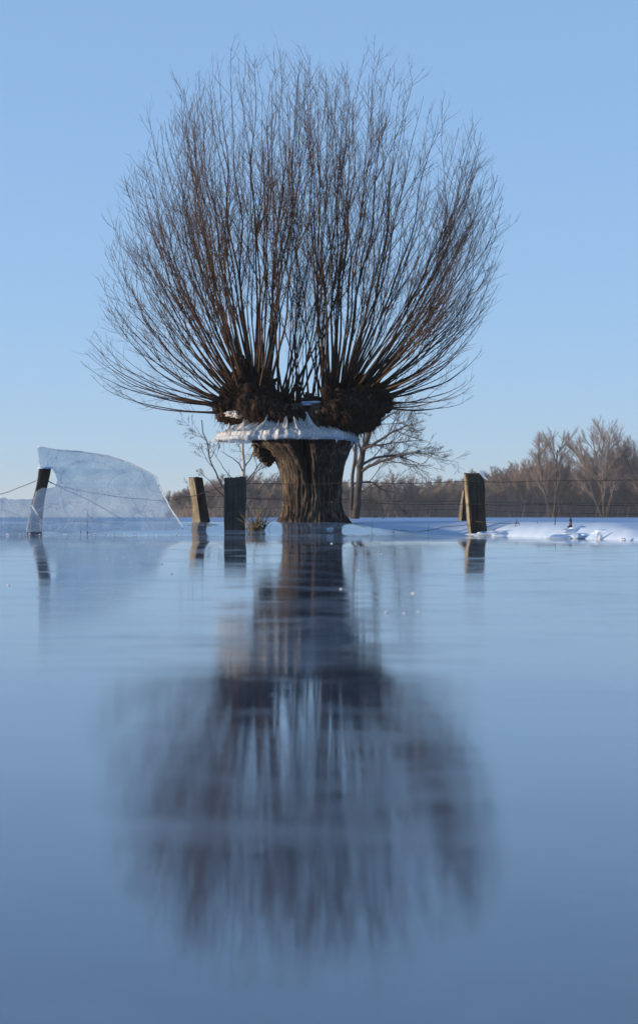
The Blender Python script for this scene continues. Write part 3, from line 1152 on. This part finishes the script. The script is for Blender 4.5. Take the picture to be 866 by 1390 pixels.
weed('three dead stems propped like a tepee right of the tallest post', [[(697, 722), (699, 714), (701, 704)], [(711, 722), (706, 714), (700, 705)], [(702, 724), (701.5, 715), (700, 707)]], 25.0)
weed('short bushy dead stem between the tepee stems and the tall stake', [[(728.5, 726), (729, 715), (729, 707)], [(729, 717), (731, 713), (732, 711)], [(729, 720), (727, 717), (726, 714)]], 24.6)
weed('straight dark stem standing tall like a stake in the bank', [[(752, 730), (752.7, 715), (753.3, 692)]], 23.8, r=0.008)
weed('withered plant with brown hanging leaves beside a stub in the bank', [[(775.5, 719), (775.3, 710), (775, 702)], [(772, 719), (773, 710), (773, 696)], [(771, 718), (773, 712), (775, 708)]], 23.0, r=0.006,
     mat=M_ROOT, heads=((771.5, 717, 2.3), (774, 715, 2.0), (769.5, 719, 1.6), (773.5, 706, 1.3)))
weed('pair of thin crossed stems right of the withered plant', [[(801, 723), (803, 715), (804, 709)], [(810, 720), (807, 714), (805, 707)], [(797, 720), (799, 717), (801, 716)]], 23.0, r=0.003)
weed('low forked stem poking from the sunlit lumps', [[(838, 722), (839, 716), (840, 711)], [(842, 716), (841, 714), (840, 711)]], 22.6, r=0.003)
weed('thin slanting stem at the right edge of the bank', [[(859, 722), (862, 714), (866, 708)]], 22.6, r=0.003)
weed('single thin stem in the snow right of the willow trunk', [[(506, 722), (505.5, 714), (505, 704)]], 26.8, r=0.003)
weed('thin upright stem near the slack wire', [[(581, 722), (581.5, 714), (582, 708)]], 26.3, r=0.003)
weed('hooked dead stalk behind the large tilted ice plate', [[(119, 716), (119.5, 704), (119.5, 693), (116, 691), (112, 693)], [(119, 698), (124, 703), (130, 709)]], 26.2, r=0.005)
weed('short straight stalk behind the large tilted ice plate', [[(110, 716), (110, 704)]], 26.2, r=0.005)

mb = MB()
for i in range(130):
    bx = random.gauss(346, 6)
    b = at(bx, random.uniform(715, 719.5), 25.9 + random.uniform(-.12, .12))
    lean = random.gauss(0.12, 0.38)
    ln = random.uniform(0.07, 0.30) if random.random() < .85 else random.uniform(.3, .36)
    pts = [b - Vector((0, 0, .03))]
    d = Vector((lean, random.gauss(0, .2), 1)).normalized()
    for j in range(4):
        pts.append(pts[-1] + d * ln / 4)
        d = (d + Vector((lean * .2, random.gauss(0, .1), -.12))).normalized()
    mb.tube(pts, [.0035, .003, .0026, .002, .0008], 3)
o = mb.build('grass_tuft', M_STRAW, None, origin=at(346, 718, 25.9))
tag(o, 'tuft of dry straw grass at the foot of the grey upright post', 'grass')
mb = MB()
for px0, py0, px1, py1 in ((350, 717, 366, 680), (352, 718, 345, 690), (356, 717, 368, 690), (349, 716, 357, 694)):
    a, b = at(px0, py0 + 2, 25.85), at(px1, py1, 25.85)
    mb.tube([a, a.lerp(b, .5) + Vector((.01, 0, .01)), b], [.005, .004, .002], 4)
for q in range(14):
    c = at(random.uniform(347, 361), random.uniform(712, 718), 25.8)
    mb.tube([c, c + Vector((random.gauss(0, .05), random.gauss(0, .05), random.uniform(-.02, .06)))], [.008, .004], 4)
tag(mb.build('dead_weed', M_WEED, None, origin=at(352, 718, 25.85)), 'dark broken stems among the straw right of the grey post', 'weed', 'dead weeds on the snowy bank')
mb = MB()
for q in range(60):
    px = random.uniform(252, 305)
    c = at(px, random.uniform(713, 716.5), 26.7)
    mb.tube([c, c + Vector((random.gauss(0, .06), random.gauss(0, .06), random.uniform(0, .03)))], [.004, .002], 3)
tag(mb.build('grass_tuft', M_STRAW, None, origin=at(280, 716, 26.7)), 'flattened dry grass frozen in the ice between the sunlit post and the grey post', 'grass')


# ------------------------------------------------------------------ far trees
def grow(tm, cm, p, d, ln, r, lvl, maxlvl, spread, up, kids, rmin):
    n = 5 if lvl < 2 else 3
    pts, q, dd = [p], p.copy(), d.copy()
    for i in range(n):
        dd = (dd + Vector((random.gauss(0, .09), random.gauss(0, .09), up / n)) + Vector((0, 0, 0))).normalized()
        q = q + dd * ln / n
        pts.append(q)
    last = lvl >= maxlvl
    e = 0.55 if not last else 0.4
    rad = [max(rmin, r * (1 - (1 - e) * i / n)) for i in range(n + 1)]
    (tm if lvl < 1 else cm).tube(pts, rad, 6 if lvl < 2 else 3, cap=False)
    if last:
        return
    k = kids[lvl]
    for j in range(k):
        t = 0.3 + 0.7 * (j + random.random()) / k if lvl > 0 else 0.28 + 0.72 * (j + random.random()) / k
        s = min(t, 0.999) * n
        i = int(s)
        pp = pts[i].lerp(pts[i + 1], s - i)
        tg = (pts[i + 1] - pts[i]).normalized()
        side = tg.orthogonal().normalized()
        side.rotate(Matrix.Rotation(random.uniform(0, 6.283), 3, tg))
        a = R(random.gauss(spread, 9))
        grow(tm, cm, pp, tg * math.cos(a) + side * math.sin(a), ln * random.uniform(.34, .56) * (1.15 - .45 * t), r * random.uniform(.36, .55), lvl + 1, maxlvl, spread, up, kids, rmin)


def tree(name, loc, label, h, r, stems, spread, up, kids, rmin, mt, mc, lean=0.12, group=None, start=0.62):
    root = empty(name, loc, label, 'tree', group)
    tm, cm = MB(), MB()
    for s in range(stems):
        a = 6.283 * s / stems + random.random()
        off = Vector((math.cos(a), math.sin(a), 0)) * (r * 1.5 if stems > 1 else 0)
        d = Vector((math.cos(a) * lean, math.sin(a) * lean, 1)).normalized()
        grow(tm, cm, Vector(loc) + off - Vector((0, 0, .3)), d, h * start * random.uniform(.85, 1.1), r, 0, len(kids), spread, up, kids, rmin)
    tm.build('trunk', mt, root)
    cm.build('crown', mc, root)
    return root


def far(px, D):
    x = (px - CX) * D / F_PX
    return Vector((x, D, ground_z(x, D)))


# the far wood: a few kinds of tree, copied and turned
GW = 'bare trees of the far wood'
LABEL_W = ['bare brown bushy tree in the dense far wood beyond the snow field', 'slender upright bare tree in the dense far wood beyond the snow field',
           'low pale thicket tree in the dense far wood beyond the snow field']
protos = []
random.seed(5)
for lab, h, stems, spread, up, mc in ((LABEL_W[0], 6.2, 3, 30, .25, M_FAR), (LABEL_W[0], 5.6, 4, 34, .3, M_FAR), (LABEL_W[1], 7.0, 2, 22, .4, M_FAR),
                                      (LABEL_W[2], 4.4, 5, 36, .3, M_FARG), (LABEL_W[1], 6.4, 3, 24, .4, M_FARG)):
    protos.append(tree('wood_tree', far(900, 300), lab, h, 0.08, stems, spread, up, (12, 10, 8), 0.011, M_FARD, mc, 0.2, GW, .74))
used = [False] * len(protos)
N_W = 205
for i in range(N_W):
    k = random.choice((0, 0, 1, 1, 2, 3, 4, 4))
    px = 235 + (1230 - 235) * (i + random.random()) / N_W
    D = random.choice((255, 270, 285, 300, 320)) + random.uniform(-8, 8)
    # the skyline of the wood, in pixels above the field
    sky = interp([(235, 36), (265, 52), (300, 58), (340, 62), (380, 62), (500, 52), (560, 56), (600, 58), (630, 62), (680, 72), (715, 78), (760, 82), (866, 84), (960, 82), (1230, 70)], px)
    o = protos[k] if not used[k] else copy_tree(protos[k])
    used[k] = True
    o.location = far(px, D)
    o.rotation_euler.z = random.uniform(0, 6.28)
    hh = (6.9, 6.3, 8.2, 5.0, 7.4)[k]
    s = sky * D / F_PX / hh * random.choice((random.uniform(.7, .95), random.uniform(.95, 1.22)))
    o.scale = (s * 1.25, s * 1.25, s)
# scrub under the wood: nobody could count it
mb = MB()
random.seed(9)
for i in range(20000):
    px = random.uniform(225, 1240)
    D = random.uniform(248, 330)
    hpx = interp([(225, 10), (250, 28), (300, 36), (866, 40), (980, 40)], px)
    p = far(px, D)
    p.z -= 0.2
    ln = hpx * D / F_PX * random.uniform(.35, 1.0)
    d = Vector((random.gauss(0, .2), random.gauss(0, .2), 1)).normalized()
    q = p + d * ln * .55
    mb.tube([p, q, q + (d + Vector((random.gauss(0, .3), random.gauss(0, .3), 0))) * ln * .45], [.03, .024, .012], 3, cap=False)
o = mb.build('undergrowth', M_FAR, None, origin=far(600, 280))
tag(o, 'brown tangled undergrowth along the foot of the far wood', 'undergrowth', None, 'stuff')

# taller trees that rise out of the wood
random.seed(23)
GT = 'tall bare trees rising from the far wood'
tree('poplar_tree', far(749, 245), 'tall bare tree with two upright limbs in a V, above the wood near the right', 10.4, .13, 2, 30, .24, (14, 11, 9), .006, M_FARD, M_FAR, .22, GT, .72)
tree('poplar_tree', far(821, 240), 'tallest bare tree of the far wood, broad with many upright limbs, near the right edge', 11.6, .13, 5, 30, .22, (13, 11, 9), .006, M_FARD, M_FAR, .36, GT, .68)
tree('poplar_tree', far(880, 240), 'bare tree of the far wood cut off by the right edge', 10.6, .13, 4, 30, .22, (12, 11, 9), .006, M_FARD, M_FAR, .32, GT, .68)
tree('poplar_tree', far(716, 262), 'thin-topped bare tree of the far wood left of the V-shaped tree', 8.6, .10, 3, 30, .24, (12, 11, 8), .006, M_FARD, M_FAR, .22, GT, .68)
tree('alder_tree', far(566, 290), 'small dark rounded tree standing in the far wood between willow and tallest post', 6.4, .14, 3, 36, .2, (12, 10, 8), .014, M_FARD, M_FARD, .12, None, .6)


# nearer trees seen behind the willow -----------------------------------
def guided(name, D, label, limbs, mt, mc, tw, seed, twlen):
    """limbs: (polyline in pixels with depth offsets, base radius m, is_trunk)"""
    random.seed(seed)
    p0 = limbs[0][0][0]
    x = (p0[0] - CX) * D / F_PX
    loc = Vector((x, D, ground_z(x, D)))
    root = empty(name, loc, label, 'tree')
    tm, cm = MB(), MB()
    for poly, r, is_t in limbs:
        key = [at(px, py, D + dy) for px, py, dy in poly]
        pts = []
        for a, b in zip(key, key[1:]):
            for j in range(5):
                t = j / 5
                pts.append(a.lerp(b, t) + Vector((random.gauss(0, .02), random.gauss(0, .03), random.gauss(0, .02))) * (D / 60))
        pts.append(key[-1])
        # smooth
        for _ in range(2):
            pts = [pts[0]] + [(pts[i - 1] + pts[i] * 2 + pts[i + 1]) / 4 for i in range(1, len(pts) - 1)] + [pts[-1]]
        n = len(pts)
        e = 0.25 if not is_t else 0.5
        rad = [r * 0.62 * (1 - (1 - e) * i / (n - 1)) for i in range(n)]
        (tm if is_t else cm).tube(pts, rad, 7)
        Ltot = sum((b - a).length for a, b in zip(pts, pts[1:]))
        for _ in range(int(Ltot * tw * (0.45 if is_t else 1))):
            i = random.randint(max(1, n // 5), n - 2)
            tg = (pts[i + 1] - pts[i]).normalized()
            side = tg.orthogonal().normalized()
            side.rotate(Matrix.Rotation(random.uniform(0, 6.283), 3, tg))
            a = R(random.uniform(25, 60))
            grow(cm, cm, pts[i], tg * math.cos(a) + side * math.sin(a), twlen * random.uniform(.5, 1.2), min(rad[i] * .5, .014), 1, 3, 36, .25, (0, 6, 5), 0.0042)
    tm.build('trunk', mt, root)
    cm.build('crown', mc, root)
    return root


guided('bare_tree', 62, 'dark spreading bare tree right behind the willow, its limbs reaching to the right',
       [([(482, 706, 0), (484, 680, 0), (487, 650, 0), (490, 628, 0), (497, 600, .3), (503, 575, .4), (512, 545, .5)], .19, True),
        ([(477, 706, .8), (478, 670, .8), (481, 630, .6), (484, 600, .5), (480, 560, .5)], .10, True),
        ([(490, 640, 0), (500, 633, -.2), (520, 626, -.4), (545, 619, -.6), (572, 612, -.8)], .09, False),
        ([(491, 632, 0), (505, 623, .3), (528, 618, .5), (550, 622, .7), (570, 630, .9)], .07, False),
        ([(495, 610, 0), (510, 601, -.4), (530, 588, -.6), (548, 580, -.8), (560, 576, -1)], .08, False),
        ([(500, 590, .2), (512, 575, .5), (530, 562, .8), (545, 556, 1)], .06, False),
        ([(492, 622, 0), (486, 600, -.8), (482, 580, -1.2)], .06, False),
        ([(489, 655, 0), (505, 655, .5), (520, 664, .8), (535, 668, 1)], .05, False),
        ([(497, 604, .2), (520, 604, .8), (545, 600, 1.2), (575, 598, 1.6)], .05, False)],
       M_FARD, M_FARD, 4.2, 77, 1.15)
guided('birch_tree', 60, 'slim pale-barked tree seen under the ice collar left of the willow trunk',
       [([(333, 706, 0), (332.5, 680, 0), (331.5, 650, 0), (330.5, 620, 0), (329.5, 598, 0), (327, 575, 0)], 0.10, True),
        ([(331, 640, 0), (322, 627, -.3), (312, 620, -.5), (300, 612, -.7)], .03, False),
        ([(333, 634, 0), (343, 618, .3), (350, 605, .5), (352, 592, .6)], .03, False),
        ([(334, 655, 0), (345, 640, .3), (356, 626, .5), (362, 612, .6)], .03, False)],
       M_BIRCH, M_FARD, 2.0, 31, .7)
guided('sapling_tree', 56, 'thin bare sapling with upswept curving stems behind the sunlit leaning post',
       [([(322, 706, 0), (310, 672, 0), (296, 650, 0), (286, 625, 0), (282, 605, 0), (276, 590, 0), (274, 570, 0)], .04, True),
        ([(324, 690, 0), (318, 652, .2), (305, 638, .3), (295, 622, .4), (291, 612, .4)], .025, False),
        ([(316, 690, 0), (302, 672, -.3), (285, 652, -.4), (272, 640, -.5)], .03, False),
        ([(286, 622, 0), (293, 610, .1), (297, 600, .1)], .018, False),
        ([(279, 598, 0), (270, 588, .1), (262, 572, .1)], .015, False),
        ([(330, 700, 0), (345, 672, .3), (360, 655, .4), (372, 645, .4)], .02, False)],
       M_FARD, M_FARD, 1.8, 17, .75)

# ------------------------------------------------------------------ light, sky, camera
SUN_EL, SUN_AZ = R(2.0), R(4.0)       # low, from the left
sun_dir = Vector((-math.cos(SUN_EL) * math.cos(SUN_AZ), -math.cos(SUN_EL) * math.sin(SUN_AZ), math.sin(SUN_EL)))
ld = bpy.data.lights.new('sun', 'SUN')
ld.energy = 4.2
ld.angle = R(0.55)
ld.color = (1.0, 0.80, 0.59)
lo = bpy.data.objects.new('sun', ld)
lo.rotation_euler = sun_dir.to_track_quat('Z', 'Y').to_euler()
COL.objects.link(lo)

w = bpy.data.worlds.new('World')
SC.world = w
w.use_nodes = True
N, L = w.node_tree.nodes, w.node_tree.links
sky = N.new('ShaderNodeTexSky')
sky.sky_type = 'NISHITA'
sky.sun_disc = False
sky.sun_elevation = SUN_EL
sky.sun_rotation = math.atan2(sun_dir.x, sun_dir.y)
sky.altitude = 0
sky.air_density = 0.6
sky.dust_density = 0.1
sky.ozone_density = 3.0
bg = N['Background']
bg.inputs['Strength'].default_value = 0.15
gm = N.new('ShaderNodeGamma')                 # thin winter air: a flatter, cooler sky
gm.inputs['Gamma'].default_value = 0.309
wb = N.new('ShaderNodeMix')
wb.data_type = 'RGBA'
wb.blend_type = 'MULTIPLY'
wb.inputs['Factor'].default_value = 1.0
wb.inputs[7].default_value = (1.57, 1.93, 2.52, 1)
L.new(sky.outputs[0], gm.inputs['Color'])
L.new(gm.outputs[0], wb.inputs[6])
L.new(wb.outputs[2], bg.inputs['Color'])

m = bpy.data.materials.new('winter_haze')
m.use_nodes = True
N, L = m.node_tree.nodes, m.node_tree.links
for nd in [x for x in N if x.type == 'BSDF_PRINCIPLED']:
    N.remove(nd)
pv = N.new('ShaderNodeVolumePrincipled')
pv.inputs['Color'].default_value = (0.92, 0.95, 1.0, 1)
pv.inputs['Density'].default_value = 0.0003
L.new(pv.outputs[0], [x for x in N if x.type == 'OUTPUT_MATERIAL'][0].inputs['Volume'])
hb = MB()
hx, hy0, hy1, hz0, hz1 = 1900.0, -400.0, 3200.0, -1.7, 17.0
hb.v = [Vector((x, y, z)) for z in (hz0, hz1) for y in (hy0, hy1) for x in (-hx, hx)]
hb.f = [(0, 2, 3, 1), (4, 5, 7, 6), (0, 1, 5, 4), (2, 6, 7, 3), (0, 4, 6, 2), (1, 3, 7, 5)]
tag(hb.build('haze', m, None, flat=True), 'thin pale winter haze over the snow field', 'haze', None, 'stuff')

cd = bpy.data.cameras.new('camera')
cd.sensor_width = 36
cd.lens = 36 * F_PX / 1390
cd.shift_y = (HY - 695) / 1390
cd.clip_start = 0.05
cd.clip_end = 10000
cd.dof.use_dof = True
cd.dof.focus_distance = 27.0
cd.dof.aperture_fstop = 4.5
cam = bpy.data.objects.new('camera', cd)
cam.location = (0, 0, CAMH)
cam.rotation_euler = (R(90), 0, 0)
COL.objects.link(cam)
SC.camera = cam

SC.view_settings.view_transform = 'Standard'
SC.view_settings.look = 'None'
SC.view_settings.gamma = 1
SC.view_settings.use_curve_mapping = False
SC.view_settings.exposure = 0.9
SC.cycles.max_bounces = 8
SC.cycles.transparent_max_bounces = 12
